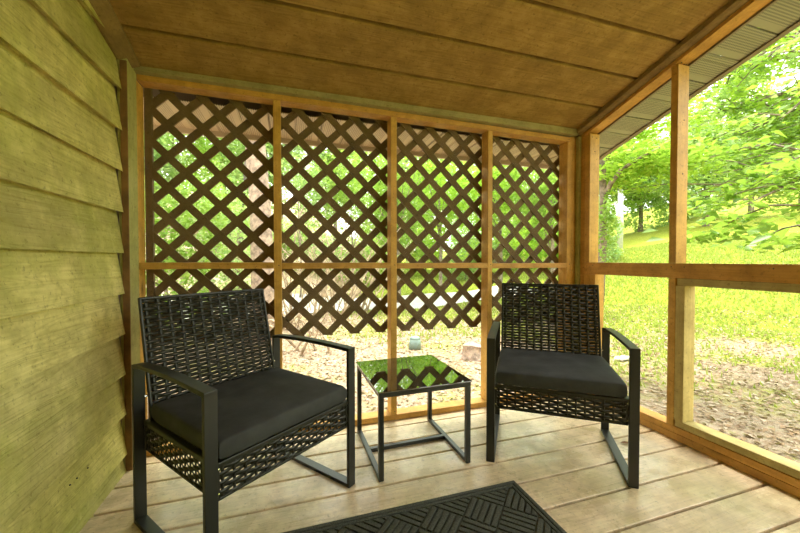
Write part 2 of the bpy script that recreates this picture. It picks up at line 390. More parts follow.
wpart('corner_post', box(2.10, 2.22, 2.152, 2.24, .0, 2.0), M['piney'], wb)
# upper filler above header (hidden behind trim, closes the wall to the roof)
wpart('blocking', box(-.80, 2.22, 2.155, 2.24, 2.026, 2.052), M['trimg'], wb)
bm = bmesh.new(); v = [bm.verts.new(p) for p in ((-.757, 2.2405, .03), (2.07, 2.2405, .03), (2.07, 2.2405, 1.975), (-.757, 2.2405, 2.0))]; bm.faces.new(v)
wpart('insect_screen', bm, M['screen'], wb, 0)
# screw heads
bm = bmesh.new()
for (a, b) in pb:
    for z in (1.018, .06):
        bmesh.ops.create_uvsphere(bm, u_segments=8, v_segments=5, radius=.0035, matrix=Matrix.Translation(((a + b) / 2 + .006, 2.149, z)))
bmesh.ops.create_uvsphere(bm, u_segments=8, v_segments=5, radius=.0035, matrix=Matrix.Translation((2.04, 2.149, 1.972)))
wpart('screw', bm, M['screw'], wb, 0)

# ------------------------------------------------------------------ right wall framing
wr = tag(empty('wall_right', (XR, 0, 0)), kind='structure')
X2 = XR + .089
wpart('base_plate', box(XR, X2 + .03, YF, 2.13, .001, .041), M['piney'], wr)
wpart('base_plate', box(XR + .001, X2, YF, 2.13, .042, .080), M['piney'], wr)
wpart('sill', box(XR + .006, X2, YF, 1.424, .081, .119), M['greeny'], wr)
for y0, y1 in ((2.037, 2.085), (1.427, 1.467), (.15, .19), (-.95, -.91), (-2.2, -2.16)):
    wpart('post', box(XR, X2, y0, y1, 1.032, hz(y1) - .002), M['pinez'], wr)
    wpart('post', box(XR, X2, y0, y1, .081 if y1 > 1.43 else .12, .944), M['pinez'], wr)
wpart('rail', box(XR - .002, XR + .038, YF, 2.085, .945, 1.031), M['piney'], wr)
wpart('rail_cap', box(XR + .039, X2, YF, 2.085, .995, 1.031), M['piney'], wr)
wpart('lower_header', box(XR + .008, X2, YF, 1.424, .903, .944), M['greeny'], wr)
wpart('stile', box(XR, X2, 1.377, 1.4255, .120, .902), M['greenz'], wr)
wpart('stile', box(XR + .003, X2, 1.985, 2.036, .081, .944), M['pinez'], wr)
bm = bmesh.new(); prism(bm, [(XR, 0), (X2, 0), (X2, .042), (XR, .042)], YF, 2.14, lambda u, v, a: (u, a, hz(a) + v))
wpart('header', bm, M['piney'], wr)
wpart('corner_stud', box(XR, X2, 2.086, 2.15, .0, 1.99), M['piney'], wr)
bm = bmesh.new(); v = [bm.verts.new(p) for p in ((X2 + .002, YF, .08), (X2 + .002, 2.085, .08), (X2 + .002, 2.085, hz(2.085)), (X2 + .002, YF, hz(YF)))]; bm.faces.new(v)
wpart('insect_screen', bm, M['screen'], wr, 0)
bm = bmesh.new()
for yy, x_, z_ in ((1.427, XR + .022, 2.185), (1.427, XR + .044, 2.178), (1.427, XR + .06, 2.18), (2.037, XR + .02, 1.965), (2.037, XR + .06, 1.96), (2.037, XR + .045, 1.86), (1.427, XR + .05, 1.86), (1.427, XR + .045, 1.55)):
    bmesh.ops.create_uvsphere(bm, u_segments=8, v_segments=5, radius=.0035, matrix=Matrix.Translation((x_, yy - .0005, z_)))
for yy in (2.0, 1.45, 1.38, 1.0): bmesh.ops.create_uvsphere(bm, u_segments=8, v_segments=5, radius=.0032, matrix=Matrix.Translation((XR - .002, yy, 1.01)))
wpart('screw', bm, M['screw'], wr, 0)

# ------------------------------------------------------------------ eave soffits outside
sz = lambda y: hz(y) - .004
bm = bmesh.new()
y = 2.19 + .168 * 2
while y > YF:
    y0 = y - .168
    prof = [(y0 + .002, 0), (y0 + .034, 0), (y0 + .040, .004), (y - .004, .004), (y - .002, .010), (y0 + .002, .010)]
    prism(bm, prof, X2 + .015, 2.512, lambda u, v, a: (a, u, sz(u) + v)); y = y0
tag(obj('trim_6', bm, M['soffit']), kind='structure')
bm = bmesh.new()
prism(bm, [(2.508, -.008), (2.545, -.008), (2.545, .13), (2.538, .13), (2.538, 0), (2.508, 0)], YF, 2.75, lambda u, v, a: (u, a, sz(a) + v))
prism(bm, [(X2 + .003, -.006), (X2 + .018, -.006), (X2 + .018, .05), (X2 + .003, .05)], YF, 2.2, lambda u, v, a: (u, a, sz(a) + v))
tag(obj('trim_7', bm, M['fascia']), kind='structure')
bm = bmesh.new()
for i in range(24):
    x0 = -1.3 + .168 * i
    if x0 + .168 > 2.55: break
    prism(bm, [(x0 + .002, 0), (x0 + .03, 0), (x0 + .035, .004), (x0 + .164, .004), (x0 + .166, .01), (x0 + .002, .01)], 2.28, 2.74, lambda u, v, a: (u, a, 1.955 + v))
tag(obj('trim_8', bm, M['soffitx']), kind='structure')
bm = bmesh.new(); bx(bm, -1.3, 2.545, 2.74, 2.765, 1.925, 2.06)
tag(obj('trim_9', bm, M['fascial']), kind='structure')

# ------------------------------------------------------------------ lattice
bm = bmesh.new()
x0, x1 = -.735, 2.068; zb, zt = .578, 1.985; px, pz = .1757, .1747; hw = .0215
ang = math.atan2(pz, px)
cx0, cz0 = -.65, 1.894            # centre of one diamond opening
def slat(sgn, kk, ylo, yhi):
    # centre line passes midway between diamond rows: z-cz0 = sgn*(pz/px)*(x-cx0) + pz/2 + kk*pz
    t = Vector((math.cos(ang), 0, sgn * math.sin(ang))); nrm = Vector((-t.z, 0, t.x))
    c = Vector((cx0, 0, cz0 + pz / 2 + kk * pz))
    pts = []
    for sx, sn in ((-8, -1), (8, -1), (8, 1), (-8, 1)): pts.append(c + t * sx + nrm * hw * sn)
    b2 = bmesh.new(); hexa(b2, [(p.x, ylo, p.z) for p in pts] + [(p.x, yhi, p.z) for p in pts])
    for co, no in (((x0, 0, 0), (-1, 0, 0)), ((x1, 0, 0), (1, 0, 0)), ((0, 0, zb), (0, 0, -1)), ((0, 0, zt + .005), (0, 0, 1))):
        g = bmesh.ops.bisect_plane(b2, geom=b2.verts[:] + b2.edges[:] + b2.faces[:], plane_co=co, plane_no=no, clear_outer=True)
        if not b2.verts: return
        es = [e for e in g['geom_cut'] if isinstance(e, bmesh.types.BMEdge)]
        if es: bmesh.ops.holes_fill(b2, edges=es)
    me = bpy.data.meshes.new('t'); b2.to_mesh(me); b2.free(); bm.from_mesh(me); bpy.data.meshes.remove(me)
bx(bm, -.757, -.722, 2.243, 2.2685, .05, 2.0)
for kk in range(-30, 30):
    slat(1, kk, 2.257, 2.268); slat(-1, kk, 2.246, 2.257)
for v in bm.verts: v.co.z += -.0105 * (v.co.x - cx0)
tag(obj('lattice_panel', bm, M['lattice']), 'dark brown diagonal wooden lattice screen mounted outside the back framing, sawtooth lower edge', 'lattice')

# ------------------------------------------------------------------ wicker weave
def weave(fn, W, H, rows, stakes, rib_w=.0132, amp=.0048, th=.0018, stake_w=.010, top=None):
    """fn(u, v, n)->point, arrays. u in [0,W], v in [0,H]"""
    V, F = [], []; base = 0
    P = W / stakes; seg = stakes * 10 + 1
    for r in range(rows):
        vc = (r + .5) * H / rows; ph = math.pi * (r % 2)
        u = np.linspace(0, W, seg); n = amp * np.sin(math.pi * (u / P) + ph)
        wob = .0006 * np.sin(u * 90 + r)
        for dv, dn in ((-rib_w / 2, -th / 2), (rib_w / 2, -th / 2), (rib_w / 2, th / 2), (-rib_w / 2, th / 2)):
            V.append(fn(u, vc + dv + wob, n + dn))
        i = np.arange(seg - 1)
        for q in range(4):
            q2 = (q + 1) % 4
            F.append(np.stack([base + q * seg + i, base + q * seg + i + 1, base + q2 * seg + i + 1, base + q2 * seg + i], 1))
        base += 4 * seg
    for s_ in range(stakes):
        uc = (s_ + .5) * P; vv = np.linspace(0, H, 4)
        for du, dn in ((-stake_w / 2, -.0008), (stake_w / 2, -.0008), (stake_w / 2, .0008), (-stake_w / 2, .0008)):
            V.append(fn(np.full(4, uc + du), vv, np.full(4, dn)))
        i = np.arange(3)
        for q in range(4):
            q2 = (q + 1) % 4
            F.append(np.stack([base + q * 4 + i, base + q * 4 + i + 1, base + q2 * 4 + i + 1, base + q2 * 4 + i], 1))
        base += 16
    return np.concatenate(V), np.concatenate(F)
def join(lst):
    V, F, b = [], [], 0
    for v, f in lst: V.append(v); F.append(f + b); b += len(v)
    return np.concatenate(V), np.concatenate(F)
def boxes_vf(bs):
    out = []
    for pts in bs:
        out.append((np.array(pts, float), np.array([(0, 3, 2, 1), (4, 5, 6, 7), (0, 1, 5, 4), (1, 2, 6, 5), (2, 3, 7, 6), (3, 0, 4, 7)])))
    return out
def bpts(x0, x1, y0, y1, z0, z1): return [(x0, y0, z0), (x1, y0, z0), (x1, y1, z0), (x0, y1, z0), (x0, y0, z1), (x1, y0, z1), (x1, y1, z1), (x0, y1, z1)]

def cushion_bm(W, D, T, z0, puff=.018):
    bm = bmesh.new(); nx, ny = 30, 26
    def pt(u, v, s):
        x = W / 2 * u; y = D / 2 * v
        e = 26
        rr = (abs(u) ** e + abs(v) ** e)
        edge = max(0, 1 - rr) ** .35
        crown = (1 - u * u) * (1 - v * v)
        wr = .0025 * math.sin(7 * u + 3 * v) * crown + .002 * math.sin(11 * v - 4 * u) * crown
        inset = 1 - .010 * (1 - edge) if s else 1
        if s > 0: return (x, y, z0 + T - .010 * (1 - edge) + puff * crown ** .5 * .6 + wr)
        return (x, y, z0 + .008 * (1 - edge))
    rows = {}
    for s in (1, 0):
        for i in range(nx + 1):
            for j in range(ny + 1):
                u = math.sin((i / nx * 2 - 1) * math.pi / 2 * .999); v = math.sin((j / ny * 2 - 1) * math.pi / 2 * .999)
                # squash the grid so that corners round off a little
                f = 1 - .012 * (abs(u) * abs(v)) ** 4
                rows[(s, i, j)] = bm.verts.new(pt(u * f, v * f, s))
    for s in (1, 0):
        for i in range(nx):
            for j in range(ny):
                q = [rows[(s, i, j)], rows[(s, i + 1, j)], rows[(s, i + 1, j + 1)], rows[(s, i, j + 1)]]
                bm.faces.new(q if s else q[::-1])
    ring = [(i, 0) for i in range(nx)] + [(nx, j) for j in range(ny)] + [(nx - i, ny) for i in range(nx)] + [(0, ny - j) for j in range(ny)]
    mids = {}
    for (i, j) in ring:
        a = rows[(1, i, j)].co; b = rows[(0, i, j)].co; m_ = (a + b) / 2; d = Vector((m_.x, m_.y, 0)); 
        ox = .005 * (1 if m_.x > 0 else -1) if i in (0, nx) else 0; oy = .005 * (1 if m_.y > 0 else -1) if j in (0, ny) else 0
        mids[(i, j)] = bm.verts.new(m_ + Vector((ox, oy, 0)))
    for p, q in zip(ring, ring[1:] + ring[:1]):
        bm.faces.new((rows[(1, *p)], mids[p], mids[q], rows[(1, *q)])); bm.faces.new((mids[p], rows[(0, *p)], rows[(0, *q)], mids[q]))
    return bm

def make_chair(label):
    t = tag(empty('patio_armchair'), label, 'chair', None)
    hw_, hd, bw, bt = .341, .285, .042, .016          # half width, half depth, ribbon width and thickness
    za = .645
    legs = {}
    for s in (-1, 1):
        xa, xb = sorted((s * hw_, s * (hw_ - bw)))
        lf = obj('leg', box(xa, xb, -hd, -hd + bt, 0.0, za - .006), M['metal'], t, bevel=.002)
        lr = obj('leg', box(xa, xb, hd - bt, hd, 0.0, za - .014), M['metal'], t, bevel=.002); legs[s] = (lf, lr)
        obj('floor_runner', box(xa, xb, -hd + bt, hd - bt, 0.0, bt), M['metal'], t, bevel=.002)
        bm = bmesh.new(); N = 12; prev = None
        for i in range(N + 1):
            f = i / N; yy = -hd + f * 2 * hd; zz = za - .004 + .004 * (1 - f) + .009 * math.sin(math.pi * f) - (.006 if f > .95 else 0)
            cur = [bm.verts.new(p) for p in ((xa, yy, zz - bt), (xb, yy, zz - bt), (xb, yy, zz), (xa, yy, zz))]
            if prev:
                for q in range(4): bm.faces.new((prev[q], prev[(q + 1) % 4], cur[(q + 1) % 4], cur[q]))
            else: bm.faces.new(cur)
            prev = cur
        bm.faces.new(prev[::-1])
        obj('armrest', bm, M['metal'], t, bevel=.002)
    # woven seat box
    W, zl, zh = .596, .285, .402
    yf, yr = -.270, .262
    parts = [weave(lambda u, v, n: np.stack([u - W / 2, np.full_like(u, yf) + n, zl + v], 1), W, zh - zl, 8, 15),
             weave(lambda u, v, n: np.stack([np.full_like(u, -W / 2) + n, yf + u, zl + v], 1), yr - yf, zh - zl, 8, 14),
             weave(lambda u, v, n: np.stack([np.full_like(u, W / 2) + n, yf + u, zl + v], 1), yr - yf, zh - zl, 8, 14),
             weave(lambda u, v, n: np.stack([u - W / 2, np.full_like(u, yr) + n, zl + v], 1), W, zh - zl, 8, 15),
             weave(lambda u, v, n: np.stack([u - W / 2, yf + v, zh - .004 + n], 1), W, yr - yf, 32, 14)]
    V, F = join(parts); seat = np_obj('wicker_seat', V, F, M['wicker'], t)
    bm = bmesh.new()
    for x in (-W / 2, W / 2): bx(bm, x - .011, x + .011, yf - .006, yr + .006, zh - .014, zh + .004); bx(bm, x - .009, x + .009, yf - .006, yf + .010, zl, zh); bx(bm, x - .009, x + .009, yr - .01, yr + .006, zl, zh)
    for y in (yf, yr): bx(bm, -W / 2, W / 2, y - .008, y + .008, zh - .014, zh + .004)
    for x in (-W / 2, W / 2): bx(bm, x - .005, x + .005, yf, yr, zl - .004, zl + .006)
    for y in (yf, yr): bx(bm, -W / 2, W / 2, y - .005, y + .005, zl - .004, zl + .006)
    for x in (-.1, .1): bx(bm, x - .01, x + .01, yf, yr, zh - .03, zh - .012)
    obj('seat_frame', bm, M['wicker'], t, bevel=.003)
    # woven backrest, leaning back
    W = .578
    b0, b1 = Vector((0, .238, .395)), Vector((0, .352, .885))
    L = (b1 - b0).length; d = (b1 - b0).normalized(); nn = Vector((0, -d.z, d.y))
    fb = lambda u, v, n: np.stack([u - W / 2, b0.y + d.y * v + nn.y * n, b0.z + d.z * v + nn.z * n], 1)
    V, F = weave(fb, W, L, 29, 13, rib_w=.0160, stake_w=.015, amp=.0058); obj_b = np_obj('backrest', V, F, M['wicker'], t)
    bm = bmesh.new()
    def bar(u0, u1, v0, v1, h):
        P = [(u0, v0, -h), (u1, v0, -h), (u1, v1, -h), (u0, v1, -h), (u0, v0, h), (u1, v0, h), (u1, v1, h), (u0, v1, h)]
        hexa(bm, [(u - W / 2, b0.y + d.y * v + nn.y * n, b0.z + d.z * v + nn.z * n) for u, v, n in P])
    bar(-.004, .008, 0, L + .006, .008); bar(W - .008, W + .004, 0, L + .006, .008); bar(-.004, W + .004, L - .004, L + .008, .008); bar(-.004, W + .004, -.004, .008, .008)
    obj('back_frame', bm, M['wicker'], t, bevel=.004)
    c = obj('seat_cushion', cushion_bm(.588, .515, .068, .4075), M['cushion'], t, smooth=True); c.location.y = -.022
    md = c.modifiers.new('sub', 'SUBSURF'); md.levels = 1; md.render_levels = 1
    for s in (-1, 1):
        for (yy, zz) in ((-.272, .385), (-.272, .305), (.27, .36), (.27, .50)):
            bm = bmesh.new(); bmesh.ops.create_cone(bm, cap_ends=True, segments=10, radius1=.006, radius2=.005, depth=.012, matrix=Matrix.Translation((s * .2975, yy, zz)) @ Matrix.Rotation(R(90), 4, 'Y'))
            obj('bolt', bm, M['bolt'], legs[s][0 if yy < 0 else 1])
    return t
chL = make_chair('black wicker patio armchair on the left, beside the clapboard wall')
chR = copy_tree(chL); chR['label'] = 'black wicker patio armchair on the right, in the corner by the screened opening'
for c in (chL, chR): c['group'] = 'black wicker armchairs'
chL.location = (-.158, 1.607, .0); chL.rotation_euler.z = R(38)
chR.location = (1.413, 1.592, .0); chR.rotation_euler.z = R(-36.5)

# ------------------------------------------------------------------ side table
t = tag(empty('side_table', (.635, 1.828, 0), R(1.2)), 'small square side table with a black glass top between the two armchairs', 'table')
hx, hy, tb, zt_ = .245, .255, .024, .430
for sx in (-1, 1):
    xa, xb = sorted((sx * hx, sx * (hx - tb)))
    for sy in (-1, 1):
        ya, yb = sorted((sy * hy, sy * (hy - tb)))
        obj('leg', box(xa, xb, ya, yb, 0, zt_ - .008 - tb), M['metal'], t, bevel=.0015)
    obj('floor_bar', box(xa, xb, -hy + tb, hy - tb, 0, tb * .8), M['metal'], t, bevel=.0015)
obj('stretcher', box(-hx + tb, hx - tb, .005, .029, 0.0, tb * .8), M['metal'], t, bevel=.0015)
bm = bmesh.new()
bx(bm, -hx, hx, -hy, -hy + tb, zt_ - .008 - tb, zt_ - .008); bx(bm, -hx, hx, hy - tb, hy, zt_ - .008 - tb, zt_ - .008)
bx(bm, -hx, -hx + tb, -hy + tb, hy - tb, zt_ - .008 - tb, zt_ - .008); bx(bm, hx - tb, hx, -hy + tb, hy - tb, zt_ - .008 - tb, zt_ - .008)
obj('top_frame', bm, M['metal'], t, bevel=.0015)
obj('glass_top', box(-hx - .006, hx + .006, -hy - .006, hy + .006, zt_ - .0078, zt_ - .001), M['glass'], t, bevel=.0015)

# ------------------------------------------------------------------ door mat
mx0, mx1, my0, my1 = -.20, 1.004, .62, 1.378
t = tag(empty('door_mat', ((mx0 + mx1) / 2, (my0 + my1) / 2, 0)), 'charcoal ribbed rectangular mat with a diagonal basketweave pattern lying on the deck', 'mat')
def lp(o): o.matrix_parent_inverse = Matrix.Translation(t.location).inverted(); return o
lp(obj('backing', box(mx0, mx1, my0, my1, .0003, .005), M['mat'], t, bevel=.002))
bm = bmesh.new()
for k_, (ins, wd) in enumerate(((.004, .017), (.026, .013))):
    a, b, c_, d_ = mx0 + ins, mx1 - ins, my0 + ins, my1 - ins
    for (p, q, r_, s_) in ((a, b, c_, c_ + wd), (a, b, d_ - wd, d_), (a, a + wd, c_ + wd, d_ - wd), (b - wd, b, c_ + wd, d_ - wd)):
        bx(bm, p, q, r_, s_, .004, .0130)
lp(obj('border_ridge', bm, M['mat'], t, bevel=.0025))
bm = bmesh.new()
Bk = .134; nb = 5; bwid = Bk / nb; ia, ib, ic, id_ = mx0 + .044, mx1 - .044, my0 + .044, my1 - .044
org = Vector((.948, 1.335)); ca, sa = math.cos(R(45)), math.sin(R(45))
for i in range(-12, 12):
    for j in range(-12, 12):
        for k_ in range(nb):
            g = .0042
            if (i + j) % 2: u0, u1, v0, v1 = i * Bk + k_ * bwid + g, i * Bk + (k_ + 1) * bwid - g, j * Bk + g, (j + 1) * Bk - g
            else: u0, u1, v0, v1 = i * Bk + g, (i + 1) * Bk - g, j * Bk + k_ * bwid + g, j * Bk + (k_ + 1) * bwid - g
            P = [(org.x + u * ca - v * sa, org.y + u * sa + v * ca) for u, v in ((u0, v0), (u1, v0), (u1, v1), (u0, v1))]
            if max(p[0] for p in P) < ia or min(p[0] for p in P) > ib or max(p[1] for p in P) < ic or min(p[1] for p in P) > id_: continue
            # clip polygon to the inner rectangle
            for ax, lim, sg in ((0, ia, 1), (0, ib, -1), (1, ic, 1), (1, id_, -1)):
                out = []
                for a, b in zip(P, P[1:] + P[:1]):
                    fa, fb_ = sg * (a[ax] - lim), sg * (b[ax] - lim)
                    if fa >= 0: out.append(a)
                    if (fa >= 0) != (fb_ >= 0): s_ = fa / (fa - fb_); out.append((a[0] + (b[0] - a[0]) * s_, a[1] + (b[1] - a[1]) * s_))
                P = out
                if len(P) < 3: break
            if len(P) < 3: continue
            area = .5 * abs(sum(a[0] * b[1] - b[0] * a[1] for a, b in zip(P, P[1:] + P[:1])))
            if area < 1e-5: continue
            A = [bm.verts.new((x, y, .004)) for x, y in P]; B = [bm.verts.new((x, y, .0125)) for x, y in P]
            bm.faces.new(B)
            for q in range(len(P)): bm.faces.new((A[q], A[(q + 1) % len(P)], B[(q + 1) % len(P)], B[q]))
lp(obj('woven_ridge', bm, M['mat'], t, bevel=.003))
# fallen leaf on deck
def leafmesh(L, Wd, fold=.15, curl=.1):
    us = [0, .2, .45, .7, .9, 1]; ws = [0, .7, 1, .75, .3, 0]
    V, F = [], []
    for u, w_ in zip(us, ws): V += [(u * L, w_ * Wd / 2, fold * w_ * Wd / 2 + curl * L * u * u), (u * L, 0, curl * L * u * u), (u * L, -w_ * Wd / 2, fold * w_ * Wd / 2 + curl * L * u * u)]
    for i in range(len(us) - 1): F += [(3 * i, 3 * i + 1, 3 * i + 4, 3 * i + 3), (3 * i + 1, 3 * i + 2, 3 * i + 5, 3 * i + 4)]
    return V, F
o = tag(obj('fallen_leaf', leafmesh(.055, .03, .3, .1), plain('dry brown leaf', (.23, .10, .03), .7)), 'single dry brown leaf lying on the deck under the right armchair', 'leaf')
o.location = (1.80, 1.49, .003); o.rotation_euler.z = R(-35)

# ------------------------------------------------------------------ yard
def gz(x, y):
    d = np.hypot(x, y)
    az = np.degrees(np.arctan2(x, np.maximum(y, .01)))
    side = np.clip((az - 28) / 30, 0, 1)
    left = np.clip((13 - az) / 12, 0, 1)
    rise = np.maximum(0, d - 10) * (.045 + .125 * side + .17 * left)
    return GZ + rise + .03 * np.sin(x * 1.3 + y * .7) * np.clip((d - 3) / 4, 0, 1)
n = 150
ax_ = np.linspace(-1, 1, n); gx = np.sign(ax_) * (np.abs(ax_) ** 1.8) * 80
X, Y = np.meshgrid(gx + 1, gx + 1, indexing='ij'); Z = gz(X, Y)
idx = np.arange(n * n).reshape(n, n)
F = np.stack([idx[:-1, :-1].ravel(), idx[1:, :-1].ravel(), idx[1:, 1:].ravel(), idx[:-1, 1:].ravel()], 1)
g_ = tag(np_obj('ground', np.stack([X.ravel(), Y.ravel(), Z.ravel()], 1), F, M['ground'], smooth=True), kind='structure')
# gravel drive crossing behind the lattice
V, F = [], []
for i in range(60):
    f = i / 59; x = -6 + f * 14.5; yc = 10.4 + .10 * (x - 3) + .012 * (x - 3) ** 2
    for dy in (-1.1, -.4, .4, 1.1): V.append((x, yc + dy * (1 + .03 * math.sin(x * 2)), float(gz(np.array(x), np.array(yc + dy))) + .03))
for i in range(59):
    for j in range(3): a = i * 4 + j; F.append((a, a + 4, a + 5, a + 1))
tag(np_obj('driveway', V, F, M['drive'], smooth=True), kind='structure')

def scatter_leaves(n, xs, ys, zs, size, mat, name, parent=None, flat=.3, asp=.6, vert=False, k=4, nrm_up=.0):
    """n folded leaves: each two quads sharing a midrib"""
    L = size * rng.uniform(.6, 1.3, n); a = rng.uniform(0, 2 * np.pi, n); tl = rng.normal(0, flat, n); ro = rng.normal(0, flat, n)
    d = np.stack([np.cos(a) * np.cos(tl), np.sin(a) * np.cos(tl), np.sin(tl)], 1)
    s = np.stack([-np.sin(a), np.cos(a), np.zeros(n)], 1); up = np.cross(d, s)
    s = s * np.cos(ro)[:, None] + up * np.sin(ro)[:, None]; up = np.cross(d, s)
    C = np.stack([xs, ys, zs], 1); L = L[:, None]; w_ = L * asp / 2
    P = [C - d * L / 2, C - d * L * .1 + s * w_ + up * w_ * .35, C + d * L / 2 - up * L * .1, C - d * L * .1 - s * w_ + up * w_ * .35]
    V = np.stack(P, 1).reshape(-1, 3); i = np.arange(n) * 4
    F = np.concatenate([np.stack([i, i + 1, i + 2], 1), np.stack([i, i + 2, i + 3], 1)])
    return np_obj(name, V, F, mat, parent)

# leaf litter and grass
n = 42000; d = 2.4 + rng.power(1.4, n) * 9; az = R(1) * rng.uniform(-35, 92, n); x = d * np.sin(az); y = d * np.cos(az)
keep = (x > 2.4) | (y > 2.45); x, y = x[keep], y[keep]
tag(scatter_leaves(len(x), x, y, gz(x, y) + .010, .055, M['litter'], 'leaf_litter', flat=.25), 'scattered tan and pinkish fallen leaves covering the ground outside the porch', 'leaf litter', kind='stuff')
n = 90000; d = 3 + rng.power(1.5, n) * 22; az = R(1) * rng.uniform(-20, 92, n); x = d * np.sin(az); y = d * np.cos(az)
pn = np.sin(x * 1.1 + 1.3 * np.sin(y * .9)) * np.sin(y * 1.3 + .8 * np.sin(x * 1.7)) * .9 + rng.normal(0, .35, n)
prob = (d * (1 + .0 * az) - 6.4) * .3 + pn
keep = ((x > 2.4) | (y > 2.45)) & (prob > .1) & (x > .22 * y - .6 + rng.normal(0, .5, n)); yc = 10.4 + .10 * (x - 3) + .012 * (x - 3) ** 2
keep &= ~((np.abs(y - yc) < 1.15) & (x < 9)); x, y, d = x[keep], y[keep], d[keep]; n = len(x)
h = rng.uniform(.035, .08, n) * (1 + d * .03); a = rng.uniform(0, 2 * np.pi, n); wd = .007 + d * .0016
z = gz(x, y); lx, ly = rng.normal(0, .03, n), rng.normal(0, .03, n)
V = np.stack([np.stack([x - np.cos(a) * wd, y - np.sin(a) * wd, z], 1), np.stack([x + np.cos(a) * wd, y + np.sin(a) * wd, z], 1), np.stack([x + lx, y + ly, z + h], 1)], 1).reshape(-1, 3)
i = np.arange(n) * 3
tag(np_obj('grass', V, np.stack([i, i + 1, i + 2], 1), M['grass']), 'bright yellow green lawn grass growing across the yard and up the slope', 'grass', kind='stuff')

# ------------------------------------------------------------------ trees
def at(px_, py_, dist):
    th, ph, f = R(17.634), R(1.076), 346.
    F_ = Vector((math.sin(th) * math.cos(ph), math.cos(th) * math.cos(ph), -math.sin(ph))); R_ = Vector((math.cos(th), -math.sin(th), 0)); U_ = R_.cross(F_)
    dd = (F_ + R_ * ((px_ - 400) / f) - U_ * ((py_ - 266.5) / f)); dd.normalize(); return Vector((0, 0, 1.05)) + dd * dist
def blob_points(n, c, r, shell=.55, lobes=9):
    """points gathered in leafy lobes of an ellipsoid crown"""
    cs = []
    for i in range(lobes):
        v = rng.normal(0, 1, 3); v /= np.linalg.norm(v); cs.append(np.array(c) + v * np.array(r) * rng.uniform(.35, .8))
    cs.append(np.array(c)); cs = np.array(cs); k = rng.integers(0, len(cs), n)
    v = rng.normal(0, 1, (n, 3)); v /= np.linalg.norm(v, axis=1)[:, None]
    return cs[k] + v * np.array(r) * .48 * (rng.uniform(shell, 1, n) ** .5)[:, None]
def tree(name, label, cat, base, trunk_h, tr, crown_c, crown_r, n, size, mat, bark='bark', branches=6, lean=(0, 0), group=None, flat=.5):
    b = Vector(base); rt = tag(empty(name, b), label, cat, group)
    bm = bmesh.new(); top = Vector((lean[0], lean[1], trunk_h))
    pts = [Vector((lean[0] * f * f + .04 * math.sin(5 * f), lean[1] * f * f, trunk_h * f - .1)) for f in (0, .12, .3, .5, .75, 1)]
    tube(bm, pts, [tr * 1.25, tr, tr * .9, tr * .8, tr * .65, tr * .4], 10)
    cc = Vector(crown_c) - b
    for i in range(branches):
        f = random.uniform(.45, .98); s = pts[0].lerp(pts[-1], f); s = Vector((lean[0] * f * f, lean[1] * f * f, trunk_h * f - .1))
        v = Vector((random.gauss(0, 1), random.gauss(0, 1), random.gauss(.2, .6))).normalized()
        e = cc + Vector((v.x * crown_r[0], v.y * crown_r[1], v.z * crown_r[2])) * .75; m1 = s.lerp(e, .5) + Vector((0, 0, .08 * (e - s).length))
        tube(bm, [s, s.lerp(m1, .5), m1, e], [tr * .4, tr * .3, tr * .2, tr * .06], 6)
    obj('trunk', bm, M[bark], rt, smooth=True)
    P = blob_points(n, cc, crown_r)
    P = P[(P[:, 2] + b.z) > float(GZ) + .1]
    scatter_leaves(len(P), P[:, 0], P[:, 1], P[:, 2], size, M[mat], 'foliage', rt, flat=flat)
    return rt
def G(x, y): return float(gz(np.array(x, float), np.array(y, float)))
def gtree(name, label, cat, px_, dist, ch, cr, n, size, mat, tr=.12, py_c=None, th=None, **k):
    """tree standing on the ground in the direction of px_, crown centre height ch"""
    p = at(px_, 260, 1); v = Vector((p.x, p.y, 0)); v.normalize(); x, y = v.x * dist, v.y * dist
    z = G(x, y)
    return tree(name, label, cat, (x, y, z), th or ch, tr, (x, y, z + ch), cr, n, size, mat, **k)

# woods on the left, seen through the lattice
gtree('forest_tree', 'thick reddish brown tree trunk standing behind the second lattice bay from the clapboard wall', 'tree', 262, 6.6, 8.5, (2.6, 2.6, 2.0), 3500, .16, 'leaf_m', tr=.20, th=8.5, bark='barkr', lean=(-.7, .2))
gtree('forest_tree', 'slim leaning brown tree trunk to the left of the thick reddish trunk', 'tree', 236, 9.5, 7.5, (2.2, 2.2, 2.0), 3000, .16, 'leaf_m', tr=.09, th=7.5, lean=(.9, 0))
GL = 'leafy saplings behind the left lattice bays'
for k_, (px_, d_, ch, cr, n_, m_) in enumerate([(165, 6.5, 1.7, (1.0, .9, 1.3), 4200, 'leaf_m'), (205, 8.5, 2.0, (1.3, 1.2, 1.7), 4200, 'leaf_b'), (232, 12, 1.9, (1.5, 1.2, 1.4), 3200, 'leaf_m'),
                                              (300, 11, 3.2, (1.0, 1.0, 1.2), 2000, 'leaf_b'), (352, 12, 3.4, (1.3, 1.2, 1.6), 3400, 'leaf_m')]):
    gtree('sapling', ['leafy green sapling nearest the clapboard wall, behind the first lattice bay', 'pale green sapling just right of the one nearest the clapboard wall',
                      'low green bushy sapling left of the thick reddish trunk', 'pale thin sapling just right of the thick reddish trunk', 'green sapling behind the middle lattice post'][k_],
          'sapling', px_, d_, ch, cr, n_, .09, m_, tr=.035, group=GL)
